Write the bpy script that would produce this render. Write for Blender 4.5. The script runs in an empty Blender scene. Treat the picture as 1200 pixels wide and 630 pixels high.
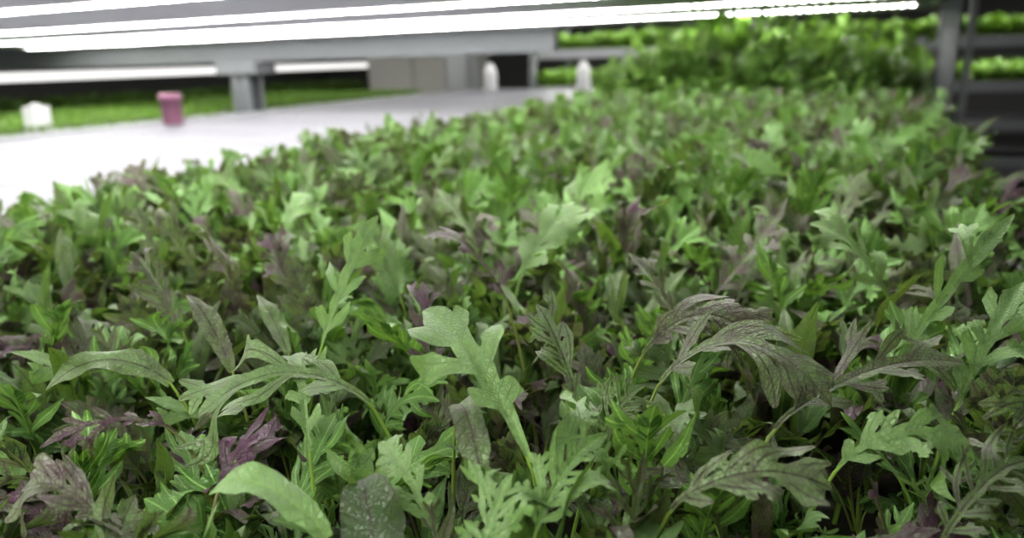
import bpy, math, random
import numpy as np
from mathutils import Matrix, Vector
rng=np.random.default_rng(7); random.seed(7)
S=bpy.context.scene
S.view_settings.view_transform='Standard'
for lk in ('Medium High Contrast','Standard - Medium High Contrast'):
    try:
        S.view_settings.look=lk; break
    except Exception: pass
BENCH=1.0; CAMZ=1.25; ROT=math.radians(-25)

# ---------------- materials ----------------
def pmat(name,col,rough=.5,metal=0,noise=.08,scale=30,bump=0.0,emis=None,es=0):
    m=bpy.data.materials.new(name); m.use_nodes=True; nt=m.node_tree; N=nt.nodes; L=nt.links
    p=N['Principled BSDF']; p.inputs['Roughness'].default_value=rough; p.inputs['Metallic'].default_value=metal
    tc=N.new('ShaderNodeTexCoord'); n=N.new('ShaderNodeTexNoise'); n.inputs['Scale'].default_value=scale; n.inputs['Detail'].default_value=4
    L.new(tc.outputs['Object'],n.inputs['Vector'])
    mx=N.new('ShaderNodeMix'); mx.data_type='RGBA'
    mx.inputs[6].default_value=(*[c*(1-noise) for c in col],1); mx.inputs[7].default_value=(*[min(1,c*(1+noise)) for c in col],1)
    L.new(n.outputs['Fac'],mx.inputs[0]); L.new(mx.outputs[2],p.inputs['Base Color'])
    if bump:
        b=N.new('ShaderNodeBump'); b.inputs['Strength'].default_value=bump; b.inputs['Distance'].default_value=.01
        L.new(n.outputs['Fac'],b.inputs['Height']); L.new(b.outputs['Normal'],p.inputs['Normal'])
    if emis:
        p.inputs['Emission Color'].default_value=(*emis,1); p.inputs['Emission Strength'].default_value=es
    return m
M_grey=pmat('painted_steel',(.2,.21,.21),.45,.1)
M_beam=pmat('beam_steel',(.14,.15,.15),.5,.1)
M_lgrey=pmat('light_steel',(.38,.39,.39),.4,.2)
M_white=pmat('white_plastic',(.7,.7,.7),.4)
M_dark=pmat('dark_metal',(.03,.032,.035),.6)
M_soil=pmat('growing_medium',(.02,.017,.01),.9,0,.4,80,.5)
M_led=pmat('led_emitter',(1,1,1),.5,emis=(1,.98,.97),es=84)
M_fill=pmat('fill_emitter',(1,1,1),.5,emis=(1,.98,.96),es=16)  # emission shared by the added fill lights
M_led4=pmat('rack_led_tube',(1,1,1),.5,emis=(1,.98,.96),es=20)
M_led3=pmat('led_tube_soft',(1,1,1),.5,emis=(1,.98,.96),es=.95)
M_pcb=pmat('led_strip_board',(.6,.6,.63),.4,.0)
M_deck=pmat('shelf_underside',(.5,.5,.52),.5,.0)
M_wall=pmat('wall_paint',(.16,.16,.155),.8)
M_floor=pmat('concrete',(.1,.1,.1),.7,0,.2,6)
M_beige=pmat('beige_panel',(.5,.5,.45),.6)
M_pink=pmat('mauve_plastic',(.24,.11,.16),.4)

def bench_mat():
    m=pmat('bench_surface',(.72,.72,.75),.45); nt=m.node_tree;N=nt.nodes;L=nt.links;p=N['Principled BSDF']
    tc=N.new('ShaderNodeTexCoord'); br=N.new('ShaderNodeTexBrick'); br.inputs['Scale'].default_value=1
    br.offset=0; br.inputs['Brick Width'].default_value=.3; br.inputs['Row Height'].default_value=.06
    br.inputs['Mortar Size'].default_value=.008
    br.inputs['Color1'].default_value=(.25,.25,.262,1); br.inputs['Color2'].default_value=(.195,.195,.212,1); br.inputs['Mortar'].default_value=(.11,.11,.125,1)
    L.new(tc.outputs['Object'],br.inputs['Vector']); L.new(br.outputs['Color'],p.inputs['Base Color'])
    return m
M_bench=bench_mat()

def leaf_mat(name,greenA,greenB,purple,trans=.24):
    m=bpy.data.materials.new(name); m.use_nodes=True; nt=m.node_tree; N=nt.nodes; L=nt.links
    for n in list(N): N.remove(n)
    def nd(t,**k):
        n=N.new(t)
        for a,b in k.items(): setattr(n,a,b)
        return n
    def math_(op,a,b=None,c=None,clamp=False):
        n=nd('ShaderNodeMath',operation=op); n.use_clamp=clamp
        for i,v in enumerate((a,b,c)):
            if v is None: continue
            if isinstance(v,(int,float)): n.inputs[i].default_value=v
            else: L.new(v,n.inputs[i])
        return n.outputs[0]
    def mix(f,a,b):
        n=nd('ShaderNodeMix',data_type='RGBA')
        for i,v in ((0,f),(6,a),(7,b)):
            if isinstance(v,(int,float)): n.inputs[i].default_value=v
            elif isinstance(v,tuple): n.inputs[i].default_value=(*v,1)
            else: L.new(v,n.inputs[i])
        return n.outputs[2]
    def ramp(v,a,b,c,d):
        n=nd('ShaderNodeMapRange')
        for k,x in zip(('From Min','From Max','To Min','To Max'),(a,b,c,d)): n.inputs[k].default_value=x
        L.new(v,n.inputs['Value']); return n.outputs[0]
    out=nd('ShaderNodeOutputMaterial')
    uv=nd('ShaderNodeUVMap',uv_map='flat'); st=nd('ShaderNodeUVMap',uv_map='st')
    sx=nd('ShaderNodeSeparateXYZ'); L.new(uv.outputs[0],sx.inputs[0])
    ss=nd('ShaderNodeSeparateXYZ'); L.new(st.outputs[0],ss.inputs[0])
    at=nd('ShaderNodeAttribute',attribute_name='ld'); sc=nd('ShaderNodeSeparateColor'); L.new(at.outputs['Color'],sc.inputs[0])
    tint,bright,stem=sc.outputs[0],sc.outputs[1],sc.outputs[2]
    oi=nd('ShaderNodeObjectInfo')
    vo=nd('ShaderNodeTexVoronoi',feature='DISTANCE_TO_EDGE'); vo.inputs['Scale'].default_value=5
    L.new(uv.outputs[0],vo.inputs['Vector'])
    net=ramp(vo.outputs['Distance'],0,.16,1,0)
    ax=math_('ABSOLUTE',sx.outputs[0]); am=math_('MULTIPLY',math_('ABSOLUTE',ss.outputs[0]),ss.outputs[1])
    lat=math_('PINGPONG',math_('SUBTRACT',sx.outputs[1],math_('MULTIPLY',ax,.9)),.25)
    latm=ramp(lat,0,.05,1,0)
    mid=ramp(am,.015,.06,1,0)
    no=nd('ShaderNodeTexNoise'); no.inputs['Scale'].default_value=1.1; no.inputs['Detail'].default_value=3; L.new(uv.outputs[0],no.inputs['Vector'])
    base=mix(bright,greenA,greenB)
    base=mix(math_('MULTIPLY',no.outputs['Fac'],.35),base,greenA)
    base=mix(math_('MULTIPLY',oi.outputs['Random'],.5),base,(greenA[0]*1.7,greenA[1]*1.6,greenA[2]*.4))
    edge=math_('MULTIPLY',math_('POWER',math_('ABSOLUTE',ss.outputs[0]),4),.35)
    pf=math_('MULTIPLY',tint,math_('ADD',ramp(no.outputs['Fac'],.3,.7,0,1.0),math_('ADD',edge,.3)),clamp=True)
    base=mix(pf,base,purple)
    vm=math_('MAXIMUM',math_('MULTIPLY',net,.6),math_('MULTIPLY',latm,.85))
    dk=(purple[0]*.45,purple[1]*.3,purple[2]*.45)
    veincol=mix(math_('MULTIPLY',tint,2.5,clamp=True),greenA,dk)
    base=mix(math_('MULTIPLY',vm,math_('ADD',math_('MULTIPLY',tint,1.4),.16),clamp=True),base,veincol)
    base=mix(math_('MULTIPLY',mid,.8),base,mix(math_('MULTIPLY',tint,3.5,clamp=True),(greenB[0]*1.2,greenB[1]*1.2,greenB[2]),dk))
    base=mix(stem,base,mix(math_('MULTIPLY',tint,.9,clamp=True),(.26,.44,.06),(.17,.07,.09)))
    p=nd('ShaderNodeBsdfPrincipled'); p.inputs['Roughness'].default_value=.38; p.inputs['Specular IOR Level'].default_value=.5
    L.new(base,p.inputs['Base Color'])
    h=math_('SUBTRACT',math_('MULTIPLY',no.outputs['Fac'],1.2),math_('MULTIPLY',vm,.35))
    b=nd('ShaderNodeBump'); b.inputs['Strength'].default_value=.8; b.inputs['Distance'].default_value=.0012; L.new(h,b.inputs['Height']); L.new(b.outputs[0],p.inputs['Normal'])
    tr=nd('ShaderNodeBsdfTranslucent'); L.new(mix(.5,base,(.26,.46,.03)),tr.inputs['Color'])
    ms=nd('ShaderNodeMixShader'); ms.inputs[0].default_value=trans
    L.new(p.outputs[0],ms.inputs[1]); L.new(tr.outputs[0],ms.inputs[2]); L.new(ms.outputs[0],out.inputs['Surface'])
    return m
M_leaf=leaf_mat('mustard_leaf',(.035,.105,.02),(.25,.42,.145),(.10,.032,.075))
M_herb=leaf_mat('herb_leaf',(.06,.15,.03),(.24,.38,.11),(.06,.1,.04))
M_cress=leaf_mat('cress_leaf',(.11,.23,.04),(.25,.41,.1),(.1,.2,.04))

# ---------------- leaf builder ----------------
class B:
    def __init__(s): s.v=[];s.f=[];s.u=[];s.st=[];s.c=[];s.n=0
    def grid(s,P,U,ST,col):
        a,b=P.shape[:2]
        s.v.append(P.reshape(-1,3)); s.u.append(U.reshape(-1,2)); s.st.append(ST.reshape(-1,2))
        s.c.append(np.tile(np.array([*col,1.0]),(a*b,1)))
        i=np.arange(a*b).reshape(a,b)+s.n
        s.f.append(np.stack([i[:-1,:-1],i[1:,:-1],i[1:,1:],i[:-1,1:]],-1).reshape(-1,4)); s.n+=a*b
    def mesh(s,name,mat):
        v=np.concatenate(s.v);f=np.concatenate(s.f);u=np.concatenate(s.u);st=np.concatenate(s.st);c=np.concatenate(s.c)
        me=bpy.data.meshes.new(name); me.vertices.add(len(v)); me.vertices.foreach_set('co',v.astype(np.float32).ravel())
        me.loops.add(f.size); me.loops.foreach_set('vertex_index',f.astype(np.int32).ravel())
        me.polygons.add(len(f)); me.polygons.foreach_set('loop_start',np.arange(0,f.size,4,dtype=np.int32)); me.polygons.foreach_set('loop_total',np.full(len(f),4,dtype=np.int32))
        me.update(calc_edges=True)
        me.polygons.foreach_set('use_smooth',np.ones(len(f),bool))
        for nm,d in (('flat',u),('st',st)):
            l=me.uv_layers.new(name=nm); l.data.foreach_set('uv',d[f.ravel()].astype(np.float32).ravel())
        ca=me.color_attributes.new('ld','FLOAT_COLOR','POINT'); ca.data.foreach_set('color',c.astype(np.float32).ravel())
        me.materials.append(mat); me.validate(); return me

def leaf(bd,pts,nvec,W,kind,tint,bright,r,hi=1,p0=0.0,stemr=.0011,ruf=.25,cup=.25,twist=0.0):
    """pts polyline petiole+blade; blade starts at p0. Blade drawn in flat (x,y) space and mapped on to the curved spine."""
    pts=np.asarray(pts,float); seg=np.linalg.norm(np.diff(pts,axis=0),axis=1); cl=np.concatenate([[0],np.cumsum(seg)]); LT=cl[-1]
    tan=np.gradient(pts,axis=0); tan/=np.linalg.norm(tan,axis=1)[:,None]+1e-9
    nv=np.asarray(nvec,float); nv=nv/np.linalg.norm(nv)
    side=np.cross(tan,nv); side=side/np.maximum(np.linalg.norm(side,axis=1)[:,None],1e-4)
    for i in range(1,len(side)):
        if side[i]@side[i-1]<0: side[i]*=-1
    nr=np.cross(side,tan)
    def ev(arr,q):
        qq=np.clip(q,0,LT); return np.stack([np.interp(qq,cl,arr[:,k]) for k in range(3)],-1)
    def pos(q): return ev(pts,q)+np.clip(q-LT,0,None)[...,None]*tan[-1]
    q0=p0*LT; L=LT-q0; Wh=W/2
    ph=r.uniform(0,6); fr_=r.uniform(1.2,2.4); ph2=r.uniform(0,6)
    def mapxy(x,y,dz=0):
        q=q0+y; Pp=pos(q); Sd=ev(side,q); Nr=ev(nr,q); tw=twist*y/L
        Sd2=Sd*np.cos(tw)[...,None]+Nr*np.sin(tw)[...,None]; Nr2=Nr*np.cos(tw)[...,None]-Sd*np.sin(tw)[...,None]
        a=np.abs(x)
        off=cup*a-.8*cup*a*a/Wh+ruf*a*(a/Wh)*np.sin(ph+fr_*6.28*y/L+np.sign(x)*ph2)+dz
        return Pp+Sd2*x[...,None]+Nr2*off[...,None]
    def ribbon(cx,cy,hw_l,hw_r,dz,m):
        dx=np.gradient(cx);dy=np.gradient(cy);l=np.hypot(dx,dy)+1e-9;nx=dy/l;ny=-dx/l
        s=np.linspace(-1,1,2*m+1)[None,:]
        w=np.where(s<0,hw_l[:,None],hw_r[:,None])*s
        X=cx[:,None]+nx[:,None]*w; Y=cy[:,None]+ny[:,None]*w
        P=mapxy(X,Y,dz)
        U=np.stack([X*100,Y*100+ph*7],-1); ST=np.stack([np.broadcast_to(s,X.shape),np.broadcast_to(np.maximum(hw_l,hw_r)[:,None]*100,X.shape)],-1)
        bd.grid(P,U,ST,(tint,bright,0))
    def rib_round(t,p=.5): return np.clip((1-t)*3.2,0,1)**p
    def lobe(x0,y0,sg,ln,al,hw,dz,depth=0):
        n={0:6,1:10,2:20}[hi]; t=1-(1-np.linspace(0,1,n))**1.35
        curl=r.uniform(-.1,.6); a=al-curl*t; dt=np.diff(t)*ln
        cx=x0+sg*np.concatenate([[0],np.cumsum(np.sin(a[:-1])*dt)]); cy=y0+np.concatenate([[0],np.cumsum(np.cos(a[:-1])*dt)])
        bulge=.62+.35*np.sin(np.pi*np.clip(t*.9+.05,0,1))**2+.3*t
        h=hw*bulge*np.clip((1-t)*4,0,1)**.5
        t1,t2=r.uniform(.4,.8,2); b1=hw*.4*np.exp(-((t-t1)/.1)**2); b2=hw*.4*np.exp(-((t-t2)/.1)**2)
        ribbon(cx,cy,h+b1*(t<.97),h+b2*(t<.97),dz,1 if hi==0 else 2)
        if depth>0:
            for tt in ((.4,.7) if depth>1 else (.55,)):
                for q in (-1,1):
                    if r.random()<.6:
                        i=int(tt*(n-1)); lobe(cx[i],cy[i],sg,ln*.4*(1.2-tt*.5),a[i]+q*.7,hw*.7,dz-.00006,0)
    tN={0:14,1:30,2:60}[hi]; t=np.linspace(0,1,tN)
    if kind in('lobed','broad','frill','mizuna'):
        if kind=='lobed': k=int(r.integers(3,6)); ra=.15; hwf=.18; tb=.28; t0=.08
        elif kind=='broad': k=3; ra=.22; hwf=.25; tb=.2; t0=.22
        elif kind=='mizuna': k=3; ra=.2; hwf=.22; tb=.26; t0=.2
        else: k=int(r.integers(6,9)); ra=.08; hwf=.10; tb=.14; t0=.03
        b0=.07+ra*np.clip(t*2.2,0,1)
        term=tb*np.exp(-((t-.86)/.13)**2)
        w=Wh*(b0+term)*rib_round(t,.5)
        j=Wh*.05*np.sin(t*r.uniform(20,35)+r.uniform(0,6))*np.clip(t*2,0,1)*rib_round(t,.5)
        ribbon(np.zeros(tN),t*L,np.maximum(w+j,0),np.maximum(w-j*.7,0),0,3 if hi else 1)
        for sg in (-1,1):
            o=r.uniform(-.4,.4)/k*.5
            for i in range(k):
                ti=t0+(.80-t0)*(i+.3)/(k)+o+r.uniform(-.02,.02)
                if ti<.02: continue
                e=.4+.65*np.sin(np.pi*np.clip(ti*.9+.05,0,1)); e*=r.uniform(.6,1.2)
                if kind=='mizuna': e=[.5,1.0,.75][i]*(1 if sg<0 else .8)
                al=r.uniform(.55,.85) if kind!='frill' else r.uniform(.65,1.1)
                if kind=='mizuna': al=.8
                lobe(0,ti*L,sg,Wh*e*1.1/np.sin(al-.12),al,Wh*hwf*r.uniform(.75,1.2),-.00015-.00003*i-(.00004 if sg>0 else 0),{'lobed':1 if hi else 0,'broad':1,'mizuna':0,'frill':2 if hi else 1}[kind] if r.random()<.5 or kind=='frill' else 0)
        if kind not in('frill','mizuna'):
            for sg in(-1,1): lobe(0,.80*L,sg,Wh*.7,.6,Wh*hwf*.85,-.0001,0)
    else:
        if kind=='narrow':
            w=(.15+.85*np.sin(np.pi*np.clip(t*.8+.08,0,1))**1.1)*(np.clip((1-t)*3,0,1)**.6)
            tt_=.13*np.abs(((t*7+r.uniform())%1)-.5)*np.clip((1-t)*5,0,1); w=w+tt_
        else: w=np.sin(np.pi*np.clip(t,0,1)**.75)**.6
        w=Wh*np.maximum(w,0)
        ribbon(np.zeros(tN),t*L,w,w*1.05,0,3 if hi else 1)
        if kind=='narrow':
            for i in range(int(r.integers(2,5))):
                lobe(0,r.uniform(.05,.55)*L,r.choice([-1,1]),Wh*1.6,.65,Wh*.3,-.00015,0)
    k=14 if hi else 7; qs=np.linspace(0,q0+L*.85,k); rad=stemr*(1-.8*np.linspace(0,1,k)); ang=np.linspace(0,2*np.pi,6)
    C=pos(qs); Sd=ev(side,qs); Nr=ev(nr,qs)
    C=C-Nr*(rad*.75)[:,None]*(qs>q0)[:,None]
    P=C[:,None]+rad[:,None,None]*(np.cos(ang)[None,:,None]*Sd[:,None]+np.sin(ang)[None,:,None]*Nr[:,None])
    Z=np.zeros((k,6,2)); bd.grid(P,Z,Z,(tint*.8,bright,1))

def arc(base,az,L,e0,e1,pw=1.5,K=24,wob=0):
    t=np.linspace(0,1,K); e=e0+(e1-e0)*t**pw; a=az+wob*t
    d=np.stack([np.cos(e)*np.cos(a),np.cos(e)*np.sin(a),np.sin(e)],-1)*L/(K-1)
    return np.asarray(base)+np.concatenate([[[0,0,0]],np.cumsum(d[:-1],axis=0)])

def plant(name,mat,r,nl,mix,L=(.10,.145),W=(.020,.031),pf=.45,tint=(0,1),hi=1,coty=True,e1=(-.9,1.1),low=None,bri=(0,1)):
    bd=B(); az=r.uniform(0,6.28); pt=r.uniform(*tint)
    for i in range(nl):
        top=i<nl*.6; mm=mix if (top or low is None) else low
        az+=2.4+r.uniform(-.4,.4); k=r.choice(list(mm.keys()),p=list(mm.values()))
        f=r.uniform(.75,1.0) if top else r.uniform(.4,.65)
        LL=r.uniform(*L)*f; ww=r.uniform(*W)*(.7+.3*f)
        if k=='narrow': ww*=.42
        if k=='oval': ww*=.6
        pts=arc((r.uniform(-.003,.003),r.uniform(-.003,.003),0),az,LL,r.uniform(1.25,1.55),r.uniform(*e1),r.uniform(1.5,2.8),wob=r.uniform(-.6,.6))
        d=pts[-1]-pts[0]; hv=np.array([-d[0]*.5,-d[1]*.5,1.0*abs(d[2])+.02])
        hv=hv/np.linalg.norm(hv)+r.normal(0,.25,3)
        br=float(r.uniform(*bri)) if top else float(r.uniform(0,.35))  # lower leaves get a darker green, understory shade painted into the colour
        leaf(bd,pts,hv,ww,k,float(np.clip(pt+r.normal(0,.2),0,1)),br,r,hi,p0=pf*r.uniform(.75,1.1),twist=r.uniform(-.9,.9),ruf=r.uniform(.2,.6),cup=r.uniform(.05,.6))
    if coty:
        for i in range(2):
            a=r.uniform(0,6.28); pts=arc((0,0,0),a,r.uniform(.03,.05),1.4,.1,2)
            leaf(bd,pts,(0,0,1),.015,'oval',.15,.3,r,0,p0=.62,ruf=.1)
    return bd.mesh(name,mat)

def proto_collection(cname,meshes,y0):
    c=bpy.data.collections.new(cname)
    for i,me in enumerate(meshes):
        o=bpy.data.objects.new(me.name,me); c.objects.link(o); o.location=(.2*i-1.5,y0,1.01)
    return c
r=np.random.default_rng(3)
mixm={'lobed':.66,'broad':.04,'frill':.07,'narrow':.23}; lowm={'lobed':.25,'frill':.5,'narrow':.15,'oval':.1}
NM=23
protos=[plant('mustard_seedling_%02d'%i,M_leaf,r,int(r.integers(5,8)),mixm,low=lowm,tint=[(0,.12),(.25,.55),(.7,1)][i%3],bri=(.05,1)) for i in range(15)]
protos+=[plant('mustard_seedling_%02d'%i,M_leaf,r,4,{'lobed':.8,'narrow':.2},tint=[(0,.15),(.2,.7)][i%2],L=(.12,.155),W=(.024,.035),e1=(.0,1.35),bri=(.6,1),coty=False) for i in range(15,23)]
must=proto_collection('mustard_plants',protos,1.2)
herb=proto_collection('herb_plants',[plant('herb_seedling_%02d'%i,M_herb,r,15,{'lobed':.3,'broad':.1,'frill':.6},L=(.06,.12),W=(.020,.030),pf=.55,tint=(0,.2),hi=0,coty=False,e1=(-.5,.9),bri=(.4,1)) for i in range(5)],2.2)
cress=proto_collection('cress_plants',[plant('cress_seedling_%02d'%i,M_cress,r,7,{'oval':1.0},L=(.03,.05),W=(.02,.03),pf=.6,tint=(0,.1),hi=0,coty=False,e1=(-.2,.8),bri=(.3,1)) for i in range(4)],3.2)

def scatter_group(name,coll):
    ng=bpy.data.node_groups.new(name,'GeometryNodeTree')
    ng.interface.new_socket('Geometry',in_out='INPUT',socket_type='NodeSocketGeometry'); ng.interface.new_socket('Geometry',in_out='OUTPUT',socket_type='NodeSocketGeometry')
    N=ng.nodes;L=ng.links
    gi=N.new('NodeGroupInput');go=N.new('NodeGroupOutput'); ip=N.new('GeometryNodeInstanceOnPoints'); ci=N.new('GeometryNodeCollectionInfo')
    ci.inputs['Collection'].default_value=coll; ci.inputs['Separate Children'].default_value=True; ci.inputs['Reset Children'].default_value=True
    def na(n,t):
        x=N.new('GeometryNodeInputNamedAttribute'); x.data_type=t; x.inputs['Name'].default_value=n; return x.outputs['Attribute']
    er=N.new('FunctionNodeEulerToRotation')
    L.new(na('rot','FLOAT_VECTOR'),er.inputs[0]); L.new(er.outputs[0],ip.inputs['Rotation'])
    L.new(na('scl','FLOAT'),ip.inputs['Scale']); L.new(na('pid','INT'),ip.inputs['Instance Index']); ip.inputs['Pick Instance'].default_value=True
    L.new(ci.outputs[0],ip.inputs['Instance']); L.new(gi.outputs[0],ip.inputs['Points']); L.new(ip.outputs[0],go.inputs[0])
    return ng
G_m=scatter_group('scatter_mustard',must);G_h=scatter_group('scatter_herb',herb);G_c=scatter_group('scatter_cress',cress)

def bed(name,pts,group,npid,smin,smax,tilt=.18,sclf=None,pidf=None):
    pts=np.asarray(pts); n=len(pts)
    me=bpy.data.meshes.new(name); me.vertices.add(n); me.vertices.foreach_set('co',pts.astype(np.float32).ravel())
    rot=np.stack([rng.normal(0,tilt,n),rng.normal(0,tilt,n),rng.uniform(0,6.28,n)],-1).astype(np.float32)
    sc=rng.uniform(smin,smax,n)
    if sclf is not None: sc*=sclf
    a=me.attributes.new('rot','FLOAT_VECTOR','POINT'); a.data.foreach_set('vector',rot.ravel())
    a=me.attributes.new('scl','FLOAT','POINT'); a.data.foreach_set('value',sc.astype(np.float32))
    a=me.attributes.new('pid','INT','POINT'); a.data.foreach_set('value',(rng.integers(0,npid,n) if pidf is None else pidf).astype(np.int32))
    me.update()
    o=bpy.data.objects.new(name,me); S.collection.objects.link(o); o.rotation_euler=(0,0,ROT)
    m=o.modifiers.new('plants','NODES'); m.node_group=group
    return o
def jgrid(b0,b1,a0,a1,sp,z):
    b,a=np.meshgrid(np.arange(b0,b1,sp),np.arange(a0,a1,sp)); p=np.stack([b.ravel(),a.ravel(),np.full(b.size,z)],-1)
    p[:,:2]+=rng.uniform(-sp*.45,sp*.45,(len(p),2)); return p

# ---------------- boxes / frames ----------------
def empty(name,rot=True):
    o=bpy.data.objects.new(name,None); S.collection.objects.link(o)
    if rot: o.rotation_euler=(0,0,ROT)
    return o
def boxm(name,boxes,mat,parent=None,bev=.004,rot=False):
    vs=[];fs=[]
    for (x0,x1,y0,y1,z0,z1) in boxes:
        n=len(vs); vs+=[(x0,y0,z0),(x1,y0,z0),(x1,y1,z0),(x0,y1,z0),(x0,y0,z1),(x1,y0,z1),(x1,y1,z1),(x0,y1,z1)]
        fs+=[tuple(n+i for i in q) for q in ((3,2,1,0),(4,5,6,7),(0,1,5,4),(1,2,6,5),(2,3,7,6),(3,0,4,7))]
    me=bpy.data.meshes.new(name); me.from_pydata(vs,[],fs); me.materials.append(mat)
    o=bpy.data.objects.new(name,me); S.collection.objects.link(o)
    if parent: o.parent=parent
    elif rot: o.rotation_euler=(0,0,ROT)
    if bev:
        m=o.modifiers.new('b','BEVEL'); m.width=bev; m.segments=2
    return o
def quads_down(name,rects,z,mat,parent):
    R=np.array(rects); n=len(R); v=np.zeros((n,4,3)); v[...,2]=z
    v[:,0,0]=R[:,0];v[:,1,0]=R[:,0];v[:,2,0]=R[:,1];v[:,3,0]=R[:,1]
    v[:,0,1]=R[:,2];v[:,1,1]=R[:,3];v[:,2,1]=R[:,3];v[:,3,1]=R[:,2]
    me=bpy.data.meshes.new(name); me.from_pydata(v.reshape(-1,3).tolist(),[],(np.arange(n*4).reshape(n,4)).tolist()); me.materials.append(mat)
    o=bpy.data.objects.new(name,me); S.collection.objects.link(o); o.parent=parent; return o
def lathe(name,prof_,loc,mat,parent=None,n=28):
    vs=[];fs=[]
    for (rr,z) in prof_:
        for i in range(n):
            a=2*math.pi*i/n; vs.append((rr*math.cos(a),rr*math.sin(a),z))
    for j in range(len(prof_)-1):
        for i in range(n): fs.append((j*n+i,j*n+(i+1)%n,(j+1)*n+(i+1)%n,(j+1)*n+i))
    me=bpy.data.meshes.new(name); me.from_pydata(vs,[],fs); me.materials.append(mat)
    for p in me.polygons: p.use_smooth=True
    o=bpy.data.objects.new(name,me); S.collection.objects.link(o); o.location=loc
    if parent: o.parent=parent
    return o
def fr(b,a,z):
    c,s=math.cos(ROT),math.sin(ROT); return (b*c-a*s,b*s+a*c,z)

# room
boxm('floor',[(-10,6,-4,13,-.1,0)],M_floor,bev=0,rot=True)
boxm('ceiling',[(-10,6,-4,13,3.2,3.3)],M_wall,bev=0,rot=True)
boxm('wall_back',[(-10,6,13,13.1,0,3.2)],M_wall,bev=0,rot=True)
boxm('wall_left',[(-10.1,-10,-4,13,0,3.2)],M_wall,bev=0,rot=True)
boxm('wall_right',[(6,6.1,-4,13,0,3.2)],M_wall,bev=0,rot=True)
E=empty('added_ceiling_fill')  # ceiling lights out of view, added for ambient fill
boxm('ceiling_fill_housing',[(b,b+.15,a,a+1.4,3.1,3.2) for b in (-8,-5,-2,1.2,3.5) for a in (1,5,9)],M_white,E)
quads_down('ceiling_fill_diffuser',[(b+.01,b+.14,a+.02,a+1.38) for b in (-8,-5,-2,1.2,3.5) for a in (1,5,9)],3.098,M_fill,E)

# main bench
E=empty('growing_bench')
boxm('bench_top',[(-3.0,.16,-1.2,5.7,.96,BENCH)],M_bench,E)
boxm('bench_rim',[(-3.03,-3.0,-1.2,5.7,.93,1.012),(.16,.19,-1.2,5.7,.93,1.012),(-3.03,.19,5.7,5.73,.93,1.012),(-3.03,.19,-1.23,-1.2,.93,1.012)],M_lgrey,E)
boxm('bench_legs',[(b,b+.06,a,a+.06,0,.96) for b in (-2.95,-1.5,.08) for a in (-1.1,2.2,5.5)],M_grey,E)
boxm('tray_medium',[(-.9,.13,-.6,2.62,BENCH,1.008)],M_soil,E,bev=0)
boxm('herb_tray',[(-.92,.13,2.72,4.5,BENCH,1.03)],M_dark,E,bev=0)

# overhead LED shelf
E=empty('led_grow_shelf')
ZS=CAMZ+.135; AE=3.25
boxm('shelf_deck',[(-4.6,.2,-1.2,AE,ZS+.004,ZS+.05)],M_deck,E,bev=0)
st=[];dots=[];a=-.65
while a<AE-.05:
    st.append((-4.55,.14,a-.04,a+.04,ZS,ZS+.004))
    for rr in (-.016,.016):
        for b in np.arange(-4.5,.12,.03): dots.append((b,b+.014,a+rr-.009,a+rr+.009))
    a+=.62
boxm('led_strip_boards',st,M_pcb,E,bev=0)
quads_down('led_emitters',dots,ZS-.0015,M_led,E)
boxm('shelf_beams',[(-4.6,.2,AE,AE+.04,ZS-.01,ZS+.05),(.16,.2,-1.2,AE,ZS-.005,ZS+.05)],M_lgrey,E)
boxm('cross_beam',[(-6.0,-1.3,AE+.04,AE+.1,ZS-.115,ZS+.04)],M_beam,E)
boxm('post_left',[(-3.16,-3.04,AE,AE+.03,.0,ZS-.12),(-3.16,-3.04,AE+.09,AE+.12,.0,ZS-.12),(-3.12,-3.08,AE,AE+.12,0,ZS-.12),(-3.24,-2.96,AE-.02,AE+.14,ZS-.18,ZS-.115)],M_beam,E)
boxm('post_right',[(.2,.27,3.3,3.32,0,1.8),(.2,.215,3.3,3.38,0,1.8),(.255,.27,3.3,3.38,0,1.8),(.3,.325,3.4,3.43,0,1.8)],M_lgrey,E)
E=empty('added_bench_fill')  # hidden deck of lights, added to brighten the far and side benches
boxm('bench_fill_deck',[(-5.2,.15,3.6,5.75,1.66,1.7)],M_deck,E,bev=0)
quads_down('bench_fill_emitters',[(-5.15,.1,a,a+.03) for a in (3.8,4.3,4.8,5.3,5.65)],1.655,M_fill,E)
E=empty('support_column')
boxm('column_body',[(-3.28,-3.05,5.8,5.84,0,1.75),(-3.28,-3.25,5.8,5.98,0,1.75),(-3.08,-3.05,5.8,5.98,0,1.75)],M_lgrey,E)

# mustard bed
sp=.0275; P=jgrid(-.9,.13,-.35,2.6,sp,1.006)
w=np.array([fr(p[0],p[1],0) for p in P]); dist=np.hypot(w[:,0],w[:,1])
keep=(dist>.05)&((dist>.7)|(rng.uniform(size=len(P))<.82))
P=P[keep];dist=dist[keep]; sf=np.clip(.68+.38*dist,.7,1.0)
bed('mustard_greens_bed',P,G_m,NM,.72,1.14,.17,sf)
P=jgrid(-.88,.11,2.76,4.45,.05,1.03)
u=(P[:,0]+.4)/.5; v=(P[:,1]-3.6)/.9; dome=np.clip(1.32-.35*(u*u)-.25*v*v,.6,1.4)
bed('herb_bed',P,G_h,5,2.1,2.6,.2,dome)

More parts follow.
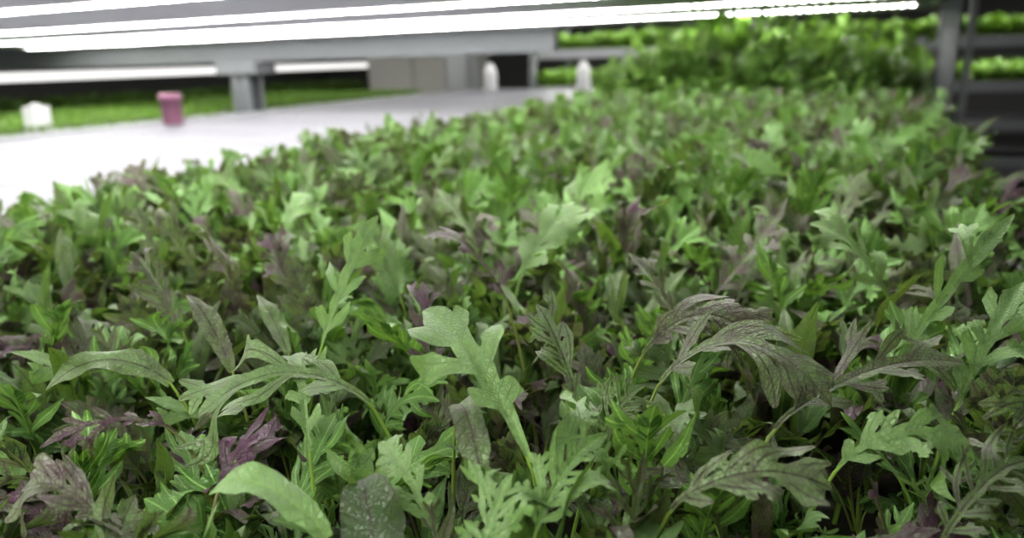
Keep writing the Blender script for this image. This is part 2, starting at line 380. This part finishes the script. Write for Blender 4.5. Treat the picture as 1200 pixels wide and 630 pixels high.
# hero mustard leaves : base, tip (world metres), lift, width, kind, purple, brightness, twist
HERO=[
((.004,.262,1.106),(-.040,.325,1.143),.010,.036,'mizuna',.12,.95,.1,1),
((-.106,.40,1.102),(-.075,.43,1.166),.006,.028,'lobed',.08,.95,.3,2),
((.006,.52,1.103),(.057,.56,1.141),.012,.030,'lobed',.15,.85,.1,3),
((-.068,.33,1.098),(-.145,.32,1.097),.018,.034,'lobed',.25,.85,.1,4),
((-.065,.225,1.098),(-.109,.24,1.105),.012,.012,'narrow',.1,.95,.1,5),
((-.025,.29,1.112),(-.0125,.25,1.095),.014,.012,'narrow',.45,.7,.1,6),
((.064,.36,1.106),(.12,.33,1.111),.022,.026,'lobed',.6,.9,.2,7),
((.067,.33,1.104),(.131,.29,1.107),.024,.034,'lobed',.5,1.,.2,8),
((.187,.36,1.085),(.255,.38,1.167),.006,.024,'lobed',.1,.9,.2,9),
((.207,.33,1.084),(.244,.35,1.14),.006,.024,'lobed',.1,.85,.2,10),
((.137,.50,1.09),(.198,.54,1.149),-.004,.024,'lobed',.6,.5,.2,11),
((.242,.47,1.094),(.195,.49,1.14),.012,.026,'lobed',.2,.8,.2,12),
((.054,.24,1.096),(.109,.235,1.103),.01,.024,'lobed',.4,.9,.2,13),
((.126,.27,1.092),(.173,.26,1.098),.014,.022,'lobed',.12,.95,.2,14),
((.006,.235,1.092),(.034,.26,1.113),.008,.026,'frill',.1,.8,.2,15),
((-.174,.36,1.098),(-.231,.35,1.099),.014,.014,'narrow',.3,.8,.2,16),
((-.151,.31,1.097),(-.199,.29,1.099),.008,.012,'lobed',.8,.5,.2,17),
((-.117,.27,1.094),(-.10,.29,1.101),.006,.022,'lobed',1.,.1,.2,18),
((-.049,.225,1.088),(-.057,.25,1.1035),.006,.022,'oval',.3,.05,.0,19),
((.114,.31,1.089),(.208,.33,1.108),.012,.028,'lobed',.5,.8,.2,20),
((.078,.72,1.094),(.089,.74,1.15),.0,.028,'lobed',.05,1.,.2,21),
((-.004,.42,1.118),(-.055,.46,1.144),.016,.016,'lobed',.7,.5,.2,22),
((-.15,.38,1.095),(-.182,.41,1.128),.008,.011,'narrow',.5,.6,.2,23),
((-.129,.41,1.093),(-.153,.44,1.118),.004,.010,'narrow',.3,.7,.2,24),
((-.015,.22,1.085),(-.002,.245,1.107),.004,.022,'frill',.1,.8,.2,25),
((.146,.23,1.087),(.194,.26,1.097),.008,.026,'frill',.3,.7,.2,26),
((.03,.34,1.09),(.012,.375,1.128),.006,.018,'lobed',.3,.7,.2,27),
((.10,.42,1.09),(.07,.45,1.135),.006,.018,'lobed',.5,.6,.2,28),
((-.21,.46,1.09),(-.25,.49,1.135),.006,.018,'lobed',.5,.6,.2,29),
((.24,.30,1.085),(.20,.28,1.10),.012,.024,'lobed',.4,.7,.2,30),
((-.02,.60,1.09),(-.06,.63,1.148),.006,.022,'lobed',.3,.7,.2,31),
((.26,.62,1.09),(.31,.66,1.15),.006,.022,'lobed',.4,.7,.2,32),
((-.03,.24,1.085),(-.055,.275,1.105),.008,.016,'lobed',.15,.9,.2,33),
((.03,.28,1.09),(.055,.30,1.115),.008,.018,'frill',.25,.8,.2,34),
((-.15,.25,1.085),(-.185,.255,1.10),.010,.018,'lobed',.6,.7,.2,35),
((-.09,.30,1.09),(-.105,.35,1.115),.010,.018,'lobed',.15,.9,.2,36),
((-.045,.37,1.09),(-.05,.41,1.132),.006,.018,'lobed',.95,.1,.2,37),
((-.08,.52,1.09),(-.11,.55,1.14),.008,.024,'lobed',.2,.9,.2,38),
]
q=np.random.default_rng(55)
for i in range(26):
    Y=q.uniform(.5,1.0); X=q.uniform(-.5,.45)*Y; a=q.uniform(0,6.28); d=q.uniform(.02,.05)
    HERO.append(((X,Y,q.uniform(1.085,1.10)),(X+d*math.cos(a),Y+d*math.sin(a),q.uniform(1.12,1.155)),q.uniform(.004,.014),q.uniform(.020,.029),'lobed',float(q.choice([.05,.2,.5,.8])),q.uniform(.6,1),.4,60+i))
bd=B()
for (b_,t_,lift,wd,kind,tn,br,twi,seed) in HERO:
    r=np.random.default_rng(100+seed); b0=np.array(b_);t0=np.array(t_); dv=t0-b0; hd=dv.copy();hd[2]=0; hd/=np.linalg.norm(hd)+1e-6
    G=b0-hd*.022; G[2]=1.0085
    c1=np.array([b0[0]-hd[0]*.016,b0[1]-hd[1]*.016,1.006+(b0[2]-1.006)*.6])
    u=np.linspace(0,1,14)[:,None]; A=(1-u)**2*G+2*u*(1-u)*c1+u*u*b0
    mid=(b0+t0)/2+np.array([0,0,lift*2]); u=np.linspace(0,1,24)[1:,None]; Bz=(1-u)**2*b0+2*u*(1-u)*mid+u*u*t0
    pts=np.concatenate([A,Bz])
    for _ in range(3): pts[1:-1]=(pts[:-2]+2*pts[1:-1]+pts[2:])/4
    sg=np.linalg.norm(np.diff(pts,axis=0),axis=1); p0=sg[:13].sum()/sg.sum()
    nv=np.array([0,-.55,1.0])+r.normal(0,.12,3)
    leaf(bd,pts,nv,wd,kind,tn,br,r,2,p0=p0,stemr=.0014,ruf=.4,cup=.35,twist=twi*r.choice([-1,1]))
me=bd.mesh('mustard_greens_leaves',M_leaf); o=bpy.data.objects.new('mustard_greens',me); S.collection.objects.link(o)

# left bench
E=empty('side_bench')
boxm('side_top',[(-4.9,-3.35,-1,5.7,.95,.985)],M_lgrey,E)
boxm('side_legs',[(b,b+.06,a,a+.06,0,.95) for b in (-4.8,-3.45) for a in (-.9,3.5,5.6)],M_grey,E)
bed('cress_bed',jgrid(-4.85,-3.4,.5,5.65,.04,.985),G_c,4,.9,1.3)
E=empty('storage_container',False)
lathe('pot',[(0,0),(.04,0),(.045,.01),(.047,.11),(.05,.11),(.05,.135),(.03,.14),(0,.14)],fr(-2.9,2.6,1.001),M_pink,E)
E=empty('white_carton')
boxm('carton',[(-3.5,-3.42,2.3,2.38,.985,1.10)],M_white,E,bev=.003)
boxm('carton_cap',[(-3.475,-3.445,2.325,2.355,1.10,1.112)],M_white,E,bev=.002)
for b,a in ((-2.7,5.5),(-1.94,5.5)):
    lathe('white_bottle',[(0,0),(.045,0),(.05,.01),(.05,.15),(.04,.18),(.025,.19),(.025,.215),(0,.215)],fr(b,a,1.0005),M_white)
E=empty('storage_cabinet')
boxm('cabinet_body',[(-4.6,-3.5,6.6,7.1,0,1.38)],M_beige,E,bev=.01)
boxm('cabinet_doors',[(-4.57,-4.07,6.58,6.6,.1,1.34),(-4.04,-3.53,6.58,6.6,.1,1.34)],M_beige,E,bev=.006)

def rack(name,b0,b1,a0,a1,zs,lights,posts):
    E=empty(name)
    boxm('shelves',[(b0,b1,a0,a1,z-.03,z) for z in zs],M_grey,E)
    boxm('shelf_rims',[(b0,b1,a0-.015,a0,z-.05,z+.02) for z in zs],M_lgrey,E)
    boxm('rack_posts',[(b,b+.05,a,a+.05,0,2.2) for b in posts for a in (a0-.065,a1)],M_grey,E)
    boxm('rack_led_tubes',[(b0+.05,b1-.05,a0+d,a0+d+.03,z,z+.015) for z in lights for d in (.03,.3)],M_led4,E,bev=0)
    return E
rack('shelving_rack',-2.5,2.2,5.85,6.6,[.3,.52,.76,1.0,1.28,1.62],[1.235,1.575],[-2.5,-.8,1.75])
bed('rack_greens',np.concatenate([jgrid(-2.45,2.15,5.9,6.5,.05,z) for z in (1.0,1.28)]),G_c,4,2.8,4.2)
E=rack('tall_rack',-7.0,-6.2,-1,9,[.4,.9,1.28,1.7],[],[-6.25])
boxm('tall_rack_leds',[(-6.35,-6.22,-1,9,1.18,1.25)],M_led3,E,bev=0)
bed('tall_rack_greens',np.concatenate([jgrid(-6.95,-6.25,0,9,.06,z) for z in (.9,)]),G_h,5,1.0,1.5)

# ---------------- camera ----------------
th=math.atan(247/900); ro=math.radians(1.7)
f=Vector((0,math.cos(th),-math.sin(th))); u0=Vector((0,math.sin(th),math.cos(th))); r0=Vector((1,0,0))
up=u0*math.cos(ro)+r0*math.sin(ro); rt=r0*math.cos(ro)-u0*math.sin(ro)
cam=bpy.data.cameras.new('camera'); co=bpy.data.objects.new('camera',cam); S.collection.objects.link(co); S.camera=co
co.matrix_world=Matrix((( rt.x,up.x,-f.x,0),(rt.y,up.y,-f.y,0),(rt.z,up.z,-f.z,CAMZ),(0,0,0,1)))
cam.lens=27; cam.sensor_width=36; cam.clip_start=.01
cam.dof.use_dof=True; cam.dof.focus_distance=.345; cam.dof.aperture_fstop=6.8

W=bpy.data.worlds.new('world'); S.world=W; W.use_nodes=True
W.node_tree.nodes['Background'].inputs[0].default_value=(.8,.9,1,1); W.node_tree.nodes['Background'].inputs[1].default_value=.15
